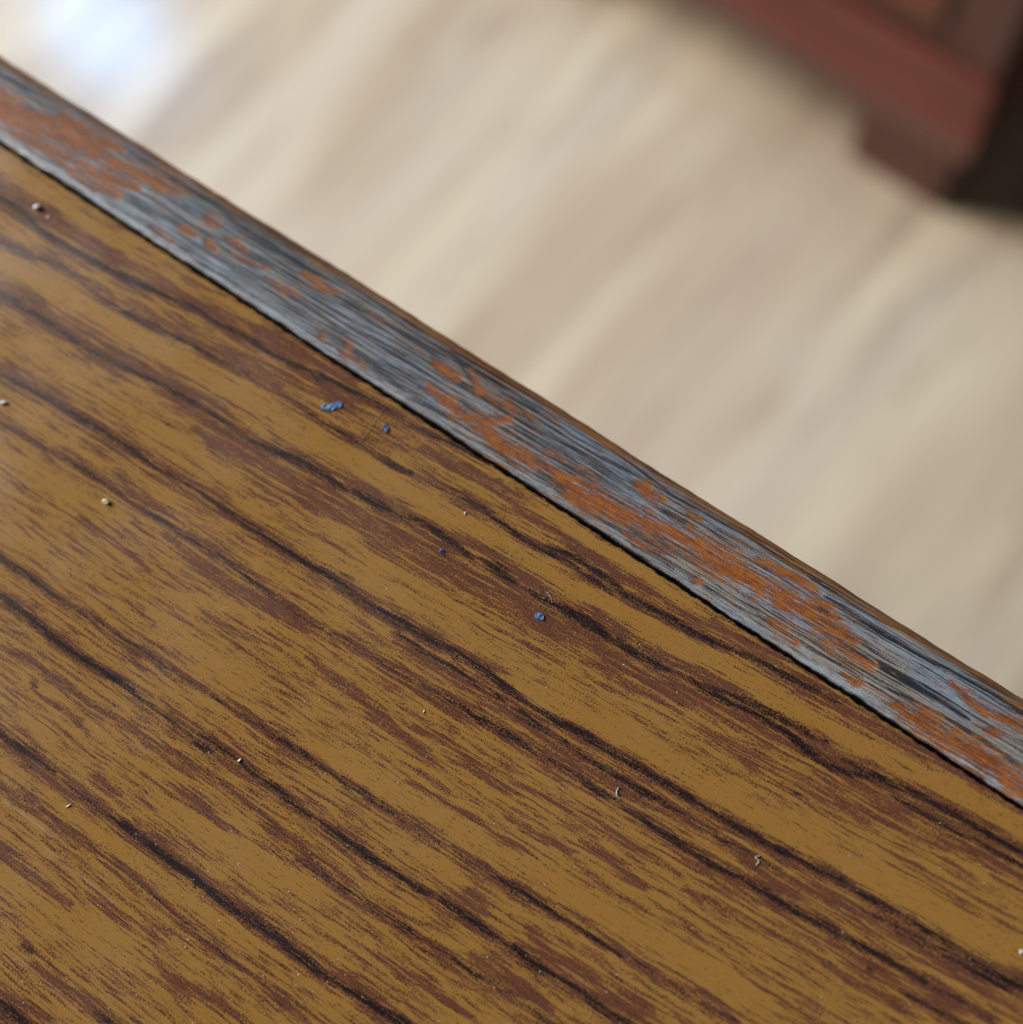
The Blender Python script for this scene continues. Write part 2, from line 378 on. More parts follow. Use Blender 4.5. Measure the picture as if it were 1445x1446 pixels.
# --- traced print of the laminate, photograph pixels -> millimetres on the table
VEINS = [  # (half width px, strength, points)
 (5.0, 1.0, [(-30,262),(0,280),(33,300),(60,328),(100,351),(133,369),(186,396),(232,417)]),
 (3.5, 1.0, [(220,411),(276,436),(299,452),(349,476),(382,499),(418,515),(450,530)]),
 (5.0, .95, [(430,520),(450,530),(493,550),(510,556)]),
 (3.5, .8, [(510,556),(533,568),(566,590),(606,613),(652,633),(690,655)]),
 (3.5, .7, [(-20,330),(0,339),(33,358),(76,373),(112,391)]),
 (3.0, .85, [(159,432),(186,446),(232,474)]),
 (3.0, .85, [(206,452),(252,477),(282,494),(319,512),(355,530)]),
 (4.5, 1.0, [(-20,402),(0,414),(37,436),(83,466),(123,492),(156,509)]),
 (4.0, .95, [(150,506),(193,527),(232,545),(266,565),(299,585),(345,618)]),
 (6.0, 1.0, [(352,622),(392,638),(432,655),(466,676),(490,693)]),
 (6.5, 1.0, [(498,692),(526,709),(553,721)]),
 (5.0, .75, [(553,721),(580,734),(599,736)]),
 (5.5, .95, [(599,736),(626,759),(646,772),(668,790)]),
 (7.0, 1.0, [(679,789),(706,806),(728,823)]),
 (6.0, 1.0, [(740,831),(772,849),(809,869),(842,889),(880,915)]),
 (7.0, 1.0, [(872,902),(900,923),(945,947)]),
 (5.0, .95, [(800,856),(827,873),(860,896)]),
 (5.0, 1.0, [(979,959),(995,976),(1033,992),(1066,1006),(1099,1026),(1132,1052),(1172,1082),(1215,1098)]),
 (5.5, .85, [(1006,972),(1052,989),(1092,1009),(1132,1030),(1168,1049)]),
 (5.0, 1.0, [(1190,1072),(1237,1096),(1281,1115),(1314,1132),(1357,1155),(1397,1179),(1445,1205),(1480,1225)]),
 (3.5, .9, [(1257,1122),(1314,1155),(1364,1182),(1394,1195),(1445,1225),(1480,1245)]),
 (4.5, .95, [(-20,518),(0,529),(40,549),(83,572),(123,595),(166,622),(199,645),(220,662)]),
 (2.5, .85, [(254,680),(273,689)]),
 (4.5, 1.0, [(286,698),(319,720),(345,738),(382,763),(409,781),(442,799),(480,826)]),
 (5.0, 1.0, [(400,772),(427,792),(463,812),(503,842),(540,865)]),
 (5.5, 1.05, [(520,852),(540,865),(573,882),(606,902),(646,922),(682,945),(719,974),(749,996)]),
 (5.0, 1.05, [(740,990),(782,1016),(819,1033),(848,1052),(880,1072),(900,1082),(933,1102),(966,1122),(999,1143)]),
 (4.5, 1.0, [(990,1136),(1031,1162),(1068,1182),(1098,1199),(1128,1212),(1151,1227),(1181,1240),(1217,1262),(1247,1277),(1268,1288)]),
 (4.0, .95, [(1284,1298),(1324,1325),(1364,1348)]),
 (7.0, 1.05, [(1364,1348),(1390,1368),(1417,1381),(1445,1391),(1475,1405)]),
 (3.5, .95, [(1231,1290),(1271,1311),(1310,1335),(1347,1353),(1390,1381),(1430,1401)]),
 (3.0, .95, [(559,893),(586,910),(613,930),(646,946),(674,967)]),
 (3.0, .95, [(699,979),(710,990)]),
 (4.5, 1.0, [(724,1001),(749,1018),(774,1035)]),
 (3.5, .9, [(795,1045),(804,1052)]),
 (4.0, 1.0, [(814,1060),(845,1082),(883,1103),(916,1123),(950,1142),(963,1149)]),
 (5.0, 1.0, [(815,1094),(840,1115),(868,1129)]),
 (5.0, 1.0, [(880,1142),(906,1155),(933,1175),(982,1205),(1015,1225),(1041,1237)]),
 (4.5, 1.0, [(1035,1234),(1075,1255),(1111,1280),(1151,1300),(1191,1323),(1227,1341),(1264,1361),(1312,1389)]),
 (3.0, .95, [(1271,1398),(1297,1413),(1330,1431),(1357,1446),(1390,1464)]),
 (4.5, 1.0, [(649,996),(676,1014),(709,1033),(732,1047),(758,1065)]),
 (3.0, .7, [(620,983),(649,996)]),
 (3.5, .9, [(206,723),(226,733),(247,744)]),
 (3.0, .95, [(266,759),(299,779),(329,799),(359,823),(388,842)]),
 (4.0, .85, [(100,655),(125,668),(143,680)]),
 (4.5, .9, [(-20,772),(0,786),(20,801),(43,816),(73,839),(90,848)]),
 (5.5, 1.0, [(-20,828),(0,842),(33,866),(60,886),(83,906),(110,926),(146,949),(173,965),(201,989)]),
 (5.0, .95, [(232,1008),(254,1026)]),
 (4.0, .9, [(272,1046),(299,1062)]),
 (4.0, .9, [(282,1036),(312,1055),(333,1069)]),
 (5.0, 1.0, [(340,1078),(365,1095),(392,1115),(415,1135),(440,1153)]),
 (6.5, 1.05, [(453,1164),(480,1182),(507,1199),(540,1222)]),
 (4.0, .95, [(540,1222),(563,1235),(590,1255),(613,1265)]),
 (6.0, 1.0, [(620,1268),(653,1292),(679,1308),(700,1324)]),
 (6.0, 1.05, [(724,1334),(752,1358),(779,1375)]),
 (4.5, 1.0, [(779,1375),(812,1394),(839,1416),(862,1431),(890,1448),(920,1466)]),
 (4.0, .8, [(385,1036),(399,1046),(432,1066),(450,1081)]),
 (4.0, .9, [(450,1081),(476,1099),(503,1116),(526,1129),(546,1142),(574,1160)]),
 (5.0, .85, [(699,1238),(732,1258),(762,1278),(801,1300)]),
 (4.0, .95, [(812,1308),(845,1328),(880,1351)]),
 (4.0, .8, [(480,1252),(498,1263)]),
 (4.0, .75, [(517,1278),(546,1295)]), (5.0, .95, [(555,1300),(583,1318)]),
 (4.0, .9, [(639,1351),(659,1368),(684,1382)]),
 (6.0, 1.0, [(472,1388),(510,1408),(540,1428),(573,1446),(600,1462)]),
 (5.5, .95, [(-20,1020),(0,1036),(20,1051),(46,1069),(78,1091)]),
 (6.0, 1.1, [(155,1152),(186,1172),(213,1195),(239,1215),(266,1233),(292,1255),(319,1275),(352,1298),(382,1318),(412,1341),(442,1365),(474,1390)]),
 (7.0, 1.05, [(-20,1403),(0,1418),(20,1434),(37,1446),(60,1462)]),
 (5.0, .9, [(133,1428),(153,1444),(175,1458)]),
 (3.5, .75, [(27,1335),(47,1346)]),
 (4.0, .95, [(652,703),(679,716),(706,736),(736,759),(765,776),(800,793),(832,815),(866,838)]),
 (5.0, .95, [(772,772),(805,783),(833,800),(866,823),(893,846)]),
 (5.0, 1.0, [(860,823),(893,846),(926,863),(966,886),(999,903),(1039,919)]),
 (4.5, 1.0, [(1039,919),(1082,939),(1115,956),(1159,979),(1188,995)]),
 (3.0, .9, [(456,596),(490,616),(513,630)]),
 (4.0, 1.0, [(533,641),(559,658),(585,670)]),
 (3.5, .8, [(1008,1178),(1030,1195)]), (4, .7, [(1222,1368),(1232,1374)]), (4, .8, [(1340,1405),(1362,1415)]),
 (3.5, .7, [(950,1395),(965,1402)]), (4.0, .7, [(44,962),(52,972)]),
]
BANDS = [
 (18, .95, [(-30,250),(0,262),(60,300),(130,345),(250,405),(330,450),(430,500),(500,540)]),
 (13, .85, [(150,420),(230,455),(300,490),(400,530),(470,560),(560,600)]),
 (12, .70, [(430,540),(520,600),(600,640),(700,690)]),
 (10, .75, [(-20,334),(0,345),(60,370),(120,395),(170,425)]),
 (20, .95, [(-20,394),(60,445),(150,500),(240,545),(330,600)]),
 (26, .90, [(280,605),(360,645),(430,690),(520,735),(600,785),(700,830),(800,890),(900,950),(980,990)]),
 (16, .90, [(480,680),(560,720),(640,755),(720,800),(800,850),(870,890),(950,940),(1040,975)]),
 (26, .90, [(950,960),(1020,990),(1100,1030),(1200,1090),(1300,1145),(1445,1225),(1490,1250)]),
 (14, .75, [(990,1030),(1080,1080),(1180,1130),(1260,1160),(1340,1200)]),
 (12, .90, [(600,630),(680,672),(760,730),(840,790),(920,835),(1000,880),(1100,930),(1180,985)]),
 (13, .95, [(1125,970),(1198,1010),(1264,1044),(1330,1078),(1397,1115),(1460,1150)]),
 (16, .85, [(-20,510),(60,555),(140,605),(220,660),(290,705)]),
 (7, .85, [(110,730),(160,766),(212,806)]), (9, .85, [(60,763),(100,796),(140,829),(186,852),(219,882)]),
 (13, .90, [(232,756),(299,810),(365,850),(432,889)]), (9, .9, [(159,892),(213,926),(266,962)]),
 (7, .8, [(282,859),(332,889),(375,909)]), (10, .72, [(33,922),(83,962),(133,999),(183,1028),(232,1058)]),
 (8, .6, [(33,992),(100,1042)]), (12, .95, [(15,1079),(83,1109),(133,1149)]), (10, .85, [(125,1095),(172,1122)]),
 (9, .9, [(199,1092),(239,1109),(282,1139),(319,1172)]), (8, .65, [(150,1042),(200,1066),(300,1106)]),
 (11, .8, [(-20,1098),(0,1112),(100,1172),(166,1225),(213,1265),(252,1295),(286,1328),(365,1381),(399,1411),(440,1440)]),
 (12, .9, [(-20,1190),(0,1205),(66,1255),(100,1278)]), (7, .85, [(73,1218),(133,1268),(186,1308)]),
 (10, .85, [(166,1338),(232,1375),(315,1421),(350,1446)]), (12, .9, [(45,1362),(100,1398),(156,1438),(180,1456)]),
 (12, .9, [(-20,1390),(0,1404),(66,1441)]), (7, .8, [(365,1159),(415,1205),(465,1238)]),
 (8, .8, [(425,1255),(480,1295)]), (6, .6, [(358,1258),(399,1288),(432,1301)]),
 (14, .9, [(395,840),(415,860),(433,882)]), (11, .9, [(473,893),(520,923),(573,959),(626,996),(659,1012)]),
 (9, .9, [(433,926),(500,979),(549,1019),(586,1052),(626,1086)]), (10, .9, [(586,1026),(632,1052),(682,1089),(719,1119)]),
 (6, .85, [(573,1102),(613,1125),(666,1155),(699,1179),(742,1205)]),
 (12, .9, [(573,1155),(626,1189),(672,1222),(716,1245),(765,1272)]),
 (8, .8, [(719,1106),(782,1132),(832,1159),(900,1195),(960,1235)]), (9, .9, [(819,1189),(862,1218),(912,1255)]),
 (6, .75, [(712,1155),(762,1179),(812,1205)]), (14, .9, [(666,1351),(726,1385),(779,1428)]),
 (9, .85, [(530,1345),(613,1401),(666,1434)]), (13, .9, [(480,1375),(513,1398),(566,1431)]),
 (12, .9, [(640,1262),(690,1290)]), (15, .95, [(746,1312),(779,1348),(829,1385),(880,1420),(930,1450)]),
 (5, .8, [(822,1358),(872,1388),(925,1428)]), (10, .85, [(845,1318),(899,1355),(945,1391)]),
 (8, .75, [(965,1212),(1015,1248),(1065,1281),(1124,1325),(1178,1361),(1247,1408),(1297,1438)]),
 (16, .9, [(1050,1215),(1098,1241),(1164,1265),(1231,1298),(1300,1340),(1380,1390),(1445,1420)]),
 (13, .9, [(1171,1331),(1217,1365),(1297,1395),(1360,1430)]), (6, .75, [(965,1255),(1048,1295),(1115,1328)]),
 (9, .9, [(965,1401),(1005,1410),(1041,1441)]), (5, .75, [(1015,1341),(1081,1398),(1150,1440)]),
 (14, .9, [(560,905),(640,950),(720,1005),(800,1060),(880,1110),(950,1150)]),
 (10, .8, [(700,1030),(780,1075),(850,1120),(930,1175),(1000,1215)]),
 (12, .85, [(90,630),(140,665),(200,705),(260,745)]), (10, .7, [(0,600),(60,630),(120,665)]),
 (7, .7, [(400,1190),(470,1225),(560,1280)]), (7, .75, [(500,1270),(580,1325),(650,1370),(720,1420)]),
 (6, .65, [(900,1080),(960,1105)]), (7, .7, [(380,885),(440,925),(470,960)]), (6, .7, [(430,1030),(480,1060)]),
]
CHAINS = [  # the whole run of each dark line: brown throughout, black now and then
 (15, .46, [(-30,262),(60,326),(133,369),(232,417),(299,452),(382,499),(480,548),(566,590),(650,634)]),
 (10, .40, [(-20,330),(76,373),(159,430),(232,468),(319,512),(400,555),(456,596),(533,641),(585,670),(652,703),(736,759)]),
 (17, .50, [(-20,402),(83,466),(156,509),(266,565),(352,622),(466,676),(553,721),(646,772),(728,823),(809,869),(900,923),(979,959),(1066,1006),(1172,1080),(1281,1115),(1397,1179),(1480,1225)]),
 (15, .52, [(-20,518),(83,572),(166,622),(219,661),(286,698),(382,763),(463,812),(540,865),(646,922),(749,996),(880,1072),(999,1143),(1098,1199),(1217,1262),(1284,1298),(1364,1348),(1480,1405)]),
 (12, .40, [(-20,588),(60,630),(143,680),(206,723),(266,759),(329,799),(388,842),(433,875),(500,912),(573,955),(649,996),(709,1033),(758,1065),(817,1095),(868,1129),(933,1175),(1015,1225),(1111,1280),(1227,1341),(1312,1389),(1400,1440)]),
 (10, .44, [(559,893),(613,930),(674,967),(725,1003),(775,1035),(816,1062),(883,1103),(963,1149),(1030,1190),(1100,1228)]),
 (10, .42, [(-20,772),(43,816),(90,848),(159,892),(213,926),(266,962),(330,1000),(399,1046),(476,1099),(574,1160),(640,1200),(699,1238),(762,1278),(845,1328),(899,1360),(955,1396),(1041,1441)]),
 (14, .50, [(-20,828),(60,886),(146,949),(201,989),(254,1026),(312,1057),(392,1115),(453,1164),(540,1222),(613,1265),(700,1324),(779,1375),(862,1431),(920,1466)]),
 (14, .48, [(-20,1020),(46,1069),(100,1112),(155,1152),(239,1215),(319,1275),(412,1341),(510,1408),(600,1462)]),
 (9, .40, [(420,1215),(480,1252),(546,1295),(583,1318),(639,1351),(684,1382),(760,1432),(800,1458)]),
 (9, .30, [(-20,1098),(100,1172),(213,1262),(286,1325),(365,1381),(440,1440)]),
 (8, .25, [(-20,900),(60,945),(133,997),(210,1045),(300,1100),(380,1160),(465,1235),(540,1290)]),
 (12, .45, [(-20,1403),(37,1446),(60,1462)]),
]
CLEAR = [
 (12, .95, [(-20,356),(0,366),(100,420),(232,499),(365,568),(465,630),(560,682),(613,719),(699,764),(765,805),(832,840),(866,859),(933,896),(999,928),(1066,968),(1132,1008),(1199,1040),(1280,1076),(1364,1122),(1445,1172),(1480,1192)]),
 (15, .95, [(700,955),(760,985),(830,1015),(900,1052),(965,1088),(1031,1127),(1098,1166),(1164,1198),(1264,1258),(1364,1315),(1445,1341),(1480,1360)]),
 (9, .9, [(-20,215),(50,262),(166,346),(266,406),(365,456)]), (8, .9, [(720,697),(799,744),(865,782),(950,838),(999,872)]),
 (11, .8, [(-20,740),(0,750),(70,780),(130,815),(200,865),(290,925),(360,965)]), (8, .6, [(233,836),(300,852),(370,875),(430,908)]),
 (8, .7, [(-20,630),(33,655),(100,695),(150,715),(180,735)]),
 (9, .8, [(7,1076),(50,1104),(100,1148),(150,1188),(200,1220),(249,1254),(299,1287),(349,1323),(399,1350)]),
 (13, .85, [(216,1128),(282,1167),(332,1200),(399,1240),(465,1278)]), (14, .8, [(-20,1215),(0,1230),(50,1266),(100,1297),(150,1330),(220,1372)]),
 (14, .9, [(440,1050),(497,1078),(563,1125),(629,1154),(696,1198),(762,1234),(829,1272),(895,1311),(958,1348),(1010,1378),(1090,1425)]),
 (10, .6, [(420,770),(500,805),(600,860),(680,905),(760,955)]), (8, .6, [(500,780),(600,830),(680,875)]),
 (9, .6, [(150,960),(230,1000)]), (8, .6, [(120,1020),(190,1070),(260,1110)]), (8, .6, [(600,1040),(650,1070)]),
 (8, .6, [(20,480),(100,530),(180,580),(260,630),(330,680)]), (8, .6, [(20,585),(90,625),(170,680)]),
 (8, .7, [(560,1180),(600,1210),(660,1250)]), (8, .6, [(600,1320),(660,1340)]),
]
SCRATCH = [(1.2, .8, [(0,1128),(30,1148),(75,1182)]), (1.0, .5, [(40,1180),(110,1235),(160,1275)]),
           (1.0, .5, [(5,885),(30,887),(62,892)]), (1.0, .45, [(305,863),(322,856)]),
           (1.0, .35, [(0,1340),(60,1380),(110,1430)]), (1.0, .35, [(155,432),(175,437),(195,433)])]

for i in range(22):                                    # faint random rub marks
    x_, y_ = rng.uniform(0, 1400), rng.uniform(450, 1430); a_ = rng.uniform(-0.6, 1.6); l_ = rng.uniform(15, 70)
    SCRATCH.append((0.8, rng.uniform(.12, .32), [(x_, y_), (x_ + l_ * .5 * math.cos(a_) + 3, y_ + l_ * .5 * math.sin(a_)), (x_ + l_ * math.cos(a_), y_ + l_ * math.sin(a_))]))

def resample(P, step):
    P = np.asarray(P, float)
    if len(P) > 2:                                     # Catmull-Rom
        Q = np.vstack([2 * P[0] - P[1], P, 2 * P[-1] - P[-2]])
        out = []
        for i in range(1, len(Q) - 2):
            t = np.linspace(0, 1, 6, endpoint=False)[:, None]
            a, b, c, d = Q[i - 1], Q[i], Q[i + 1], Q[i + 2]
            out.append(0.5 * (2 * b + (c - a) * t + (2 * a - 5 * b + 4 * c - d) * t ** 2 + (3 * b - a - 3 * c + d) * t ** 3))
        P = np.vstack(out + [P[-1:]])
    return P
MMPX = 1 / 12.3
def stroke(field, X, Y, Pmm, hw, s, sharp=2.0, taper=True):
    """max-blend a soft line into field; X, Y are 1-d grid coordinates in mm"""
    P = resample(Pmm, 1.0)
    L = np.concatenate([[0], np.cumsum(np.linalg.norm(np.diff(P, axis=0), axis=1))])
    for i in range(len(P) - 1):
        a, b = P[i], P[i + 1]
        mg = hw * 2.2
        i0, i1 = np.searchsorted(X, [min(a[0], b[0]) - mg, max(a[0], b[0]) + mg])
        j0, j1 = np.searchsorted(Y, [min(a[1], b[1]) - mg, max(a[1], b[1]) + mg])
        if i1 <= i0 or j1 <= j0: continue
        gx, gy = X[None, i0:i1], Y[j0:j1, None]
        d = b - a; l2 = d @ d + 1e-9
        t = np.clip(((gx - a[0]) * d[0] + (gy - a[1]) * d[1]) / l2, 0, 1)
        dist = np.hypot(gx - a[0] - t * d[0], gy - a[1] - t * d[1])
        tt = (L[i] + t * (L[i + 1] - L[i]))
        if taper:
            e = np.minimum(tt, L[-1] - tt) / max(1e-6, min(3.0, L[-1] * 0.3))
            ww = hw * (0.45 + 0.55 * np.clip(e, 0, 1))
        else: ww = hw
        val = s * np.exp(-(dist / ww) ** sharp * 0.9)
        sub = field[j0:j1, i0:i1]
        np.maximum(sub, val, out=sub)

# grain stream function psi(x, y): constant along the traced veins
rows, rhs = [], []
lines = [tabmm(p) for (_, _, p) in VEINS if len(p) > 3]
def basis(x, y): return np.stack([x, x * x / 100, x * y / 100, x * x * y / 1e4, x * y * y / 1e4], -1)
nb = 5
for k, P in enumerate(lines):
    B = basis(P[:, 0], P[:, 1])
    rows.append(B - B.mean(0)); rhs.append(-(P[:, 1] - P[:, 1].mean()))
Amat = np.vstack(rows + [np.eye(nb) * 3.0]); bvec = np.concatenate(rhs + [np.zeros(nb)])
coef = np.linalg.lstsq(Amat, bvec, rcond=None)[0]
def psi(x, y):
    xc, yc = np.clip(x, -130, 120), np.clip(y, -130, 20)
    return y + basis(xc, yc) @ coef + coef[0] * (x - xc)

def axis_pts(a, b, f0, f1, fine, coarse):
    l = []
    x = a
    while x < f0: l.append(x); x += coarse
    l += list(np.arange(f0, f1, fine))
    x = f1
    while x < b: l.append(x); x += coarse
    l.append(b)
    return np.array(l)
gx = axis_pts(XA * 1000, XB * 1000, -125, 105, 0.24, 4.0)
gy = axis_pts(YA * 1000, 0.0, -112, -0.3, 0.24, 4.0)
gy = np.concatenate([gy[gy < -0.28], [-0.25, -0.18, -0.12, -0.07, -0.03, 0.0, 0.03]])
GX, GY = np.meshgrid(gx, gy)
band = np.zeros_like(GX); vein = np.zeros_like(GX); clear = np.zeros_like(GX); scr = np.zeros_like(GX)
for hw, s, p in VEINS:
    P = tabmm(p)
    stroke(vein, gx, gy, P, hw * MMPX * 1.15, s * 0.92)
    stroke(band, gx, gy, P, max(hw * 3.2, 13) * MMPX, 0.80 * s)
for hw, s, p in CHAINS:
    stroke(vein, gx, gy, tabmm(p), 4.5 * MMPX, s, 2.0, False)
    stroke(band, gx, gy, tabmm(p), hw * 1.25 * MMPX, 0.74, 1.9, False)
for hw, s, p in BANDS: stroke(band, gx, gy, tabmm(p), hw * 1.4 * MMPX, s * 0.84, 1.9)
for hw, s, p in CLEAR: stroke(clear, gx, gy, tabmm(p), hw * MMPX, s, 2.4)
for hw, s, p in SCRATCH: stroke(scr, gx, gy, tabmm(p), hw * 1.4 * MMPX, s)
# the same kind of print beyond the photographed patch
for i in range(520):
    x0, y0 = rng.uniform(-600, 500), rng.uniform(-600, -2)
    if rng.random() < 0.5: x0, y0 = rng.uniform(-160, 140), rng.uniform(-150, -2)
    ln = rng.uniform(25, 110)
    xs = np.arange(x0, x0 + ln, 4.0)
    c0 = psi(np.array([x0]), np.array([y0]))[0]
    ys = np.full_like(xs, y0)
    for _ in range(6): ys = ys - (psi(xs, ys) - c0)
    ys = ys + np.cumsum(rng.normal(0, 0.12, len(xs)))
    px, py = to_px(xs / 1000, ys / 1000, np.full_like(xs, TZ))
    ok = (px < -15) | (px > 1460) | (py < 0) | (py > 1461)
    run = []
    for q in range(len(xs) + 1):
        if q < len(xs) and ok[q]: run.append((xs[q], ys[q]))
        else:
            if len(run) >= 3:
                R_ = np.array(run)
                if i % 5 < 2:
                    stroke(vein, gx, gy, R_, rng.uniform(.3, .5), rng.uniform(.8, 1.05))
                    stroke(band, gx, gy, R_, rng.uniform(.9, 1.5), .85)
                else: stroke(band, gx, gy, R_, rng.uniform(.5, 1.4), rng.uniform(.65, .9), 2.6)
            run = []
bandf = np.maximum(band * 1.08, 0.34) - 0.62 * clear * (1 - np.clip(vein * 1.5, 0, 1)) * (1 - 0.35 * np.clip(band, 0, 1))
ejit = (0.05 * np.sin(gx * 1.7) + 0.04 * np.sin(gx * 4.1 + 1) + rng.normal(0, 0.02, len(gx)))
edge = np.clip((GY + 0.25) / 0.28, 0, 1)
LZ = -0.28 * edge ** 2
LYJ = GY + edge * ejit[None, :]
grid_mesh('laminate_sheet', GX / 1000, LYJ / 1000, TZ + LZ / 1000, M_LAM,
          dict(band=bandf, vein=vein, gu=GX, gv=psi(GX, GY), scr=scr), table)

# --- core board, rails and legs under it
obj('core_board', *boxvf(XA + 0.0006, XB - 0.0006, YA + 0.0006, -0.0002, TZ - 0.022, TZ - 0.0006), M_CORE, table)
obj('rail', *boxvf(XA + 0.08, XB - 0.08, -0.065, -0.045, TZ - 0.09, TZ - 0.021, 0.001), M_LEG, table)
obj('rail', *boxvf(XA + 0.08, XB - 0.08, YA + 0.035, YA + 0.055, TZ - 0.09, TZ - 0.021, 0.001), M_LEG, table)
for lx in (XA + 0.06, XB - 0.06):
    for ly in (-0.055, YA + 0.045):
        v, f = boxvf(-0.021, 0.021, -0.021, 0.021, 0.0, TZ - 0.0212, 0.002)
        v = [(lx + x * (0.62 + 0.38 * min(1, z / 0.5)), ly + y * (0.62 + 0.38 * min(1, z / 0.5)), z) for x, y, z in v]
        obj('leg', v, f, M_LEG, table)

# --- edge strip
ORANGE = [
 (17, 1.0, [(-30,118),(0,140),(40,165),(100,180),(150,205)]), (12, .9, [(20,185),(80,215),(150,250),(200,265)]),
 (19, 1.0, [(-30,140),(0,155),(37,178),(87,190),(137,219)]), (12, 1.0, [(137,222),(187,241),(224,259),(257,272)]),
 (9, .95, [(87,160),(125,185),(175,214)]), (9, .95, [(110,236),(140,256),(168,277)]), (7, .7, [(50,203),(100,238),(137,269)]),
 (9, .95, [(292,302),(308,318)]), (7, .9, [(290,338),(304,352)]), (5, .95, [(249,319),(282,334)]), (6, 1.0, [(319,336),(349,354)]), (3.5, .75, [(212,317),(247,344)]),
 (6.5, 1.0, [(427,384),(454,404),(479,414)]), (4, .9, [(375,389),(397,404),(420,417)]), (6, .95, [(452,469),(459,477)]),
 (4.5, .9, [(479,497),(499,509),(519,519)]), (3, .65, [(519,441),(540,455)]), (4, .8, [(488,487),(497,492)]),
 (8, 1.0, [(612,512),(630,524),(650,535)]), (6, .9, [(662,520),(680,550),(702,567),(727,576),(752,590)]),
 (9, 1.0, [(605,547),(632,569),(665,592),(694,594),(719,592)]), (10, 1.0, [(665,604),(690,612),(715,634),(752,649),(779,664)]),
 (12, 1.0, [(779,664),(814,689),(852,709),(900,737)]), (5, .9, [(769,634),(797,649)]), (3, .75, [(762,584),(790,597)]),
 (14, 1.0, [(800,697),(850,715),(900,735),(950,754),(987,769)]), (17, 1.05, [(980,766),(1024,797),(1062,819),(1099,837)]),
 (9, 1.0, [(896,683),(915,694),(937,707)]), (4, .85, [(965,720),(992,736)]), (7, .95, [(1069,789),(1099,804),(1160,839)]),
 (10, .95, [(1099,849),(1160,879)]), (6, .7, [(895,759),(940,782)]), (7, .95, [(980,818),(990,824)]), (6, .85, [(1087,874),(1125,909)]),
 (15, 1.0, [(1085,830),(1135,860),(1185,892),(1205,904)]), (6, .9, [(1147,847),(1177,860)]), (8, .8, [(1160,905),(1185,920),(1235,940)]),
 (5, .95, [(1192,952),(1222,969)]), (13, 1.0, [(1264,997),(1302,1019),(1334,1042),(1372,1059),(1409,1087),(1445,1120),(1470,1140)]),
 (7, .9, [(1344,964),(1384,1000),(1414,1014),(1445,1025),(1475,1040)]), (5, .75, [(1390,1030),(1415,1040)]), (5, .75, [(1100,887),(1130,912)]),
 (4, .55, [(560,478),(600,500)]), (3.5, .6, [(330,360),(380,380)]),
]
DARK = [
 (2.5, .9, [(825,607),(887,650),(949,697),(1012,734),(1049,754),(1099,784),(1160,822)]),
 (3.0, .95, [(1142,815),(1180,837),(1234,870),(1294,900)]),
 (3.5, 1.0, [(1165,842),(1209,870),(1259,900),(1304,927),(1347,949),(1409,984),(1445,1007),(1480,1030)]),
 (7, .9, [(1240,939),(1272,957),(1322,984),(1367,1014)]), (2.5, .9, [(1187,907),(1234,934)]),
 (2.5, .9, [(1254,972),(1309,999),(1354,1024),(1397,1052),(1450,1090)]), (4, .85, [(1150,856),(1190,876)]),
 (7, .55, [(780,610),(830,650),(880,690)]), (6, .5, [(690,520),(720,560)]), (4, .8, [(650,515),(668,540),(672,555)]),
 (3, .8, [(925,715),(985,745)]), (3, .8, [(1000,748),(1040,775)]), (3, .7, [(1050,850),(1085,868)]),
 (4, .7, [(715,610),(740,625)]), (3, .7, [(325,380),(370,410),(440,450)]), (4, .6, [(410,415),(450,435)]),
 (8, .35, [(430,430),(520,490),(600,540)]), (8, .35, [(520,440),(600,500),(640,520)]),
]
prof = np.array([(-0.02, -0.9), (0.12, -1.1), (0.26, -1.1), (0.36, -0.5), (0.46, -0.12), (0.62, 0.06), (0.88, 0.15),
                 (1.3, 0.18), (1.9, 0.13), (3.0, 0.00), (4.5, -0.20), (6.0, -0.45), (7.5, -0.80), (8.8, -1.22), (9.8, -1.75),
                 (10.6, -2.45), (11.1, -3.3), (11.33, -4.3), (11.36, -5.6), (11.36, -23.0)])
tt = np.concatenate([[0], np.cumsum(np.linalg.norm(np.diff(prof, axis=0), axis=1))])
ts = np.concatenate([np.arange(0, 1.6, 0.06), np.arange(1.6, tt[-2], 0.17), np.linspace(tt[-2], tt[-1], 8)])
pr = np.stack([np.interp(ts, tt, prof[:, k]) for k in (0, 1)], -1)
for _ in range(3): pr[1:-9] = 0.25 * pr[:-10] + 0.5 * pr[1:-9] + 0.25 * pr[2:-8]
sx = axis_pts(XA * 1000, XB * 1000, -125, 105, 0.3, 5.0)
SX, SPY = np.meshgrid(sx, pr[:, 0]); _, SPZ = np.meshgrid(sx, pr[:, 1])
# slow waviness and nicks of the inner lip
def wave(x, k, a): return sum(a_ * np.sin(x * f_ + p_) for a_, f_, p_ in zip(a, k, rng.uniform(0, 6, len(k))))
lip = np.exp(-((SPY - 0.8) / 0.45) ** 2)
jit = wave(sx, (0.21, 0.53, 1.3, 2.9), (.05, .04, .03, .03)) + np.convolve(rng.normal(0, .05, len(sx)), np.ones(3) / 3, 'same')
SZ = SPZ + lip * jit[None, :] * 0.35 + 0.05 * np.exp(-((SPY - 5) / 4) ** 2) * wave(sx, (0.05, 0.11), (1, .6))[None, :]
SY = SPY + np.exp(-((SPY - 0.5) / 0.35) ** 2) * jit[None, :] * 0.8
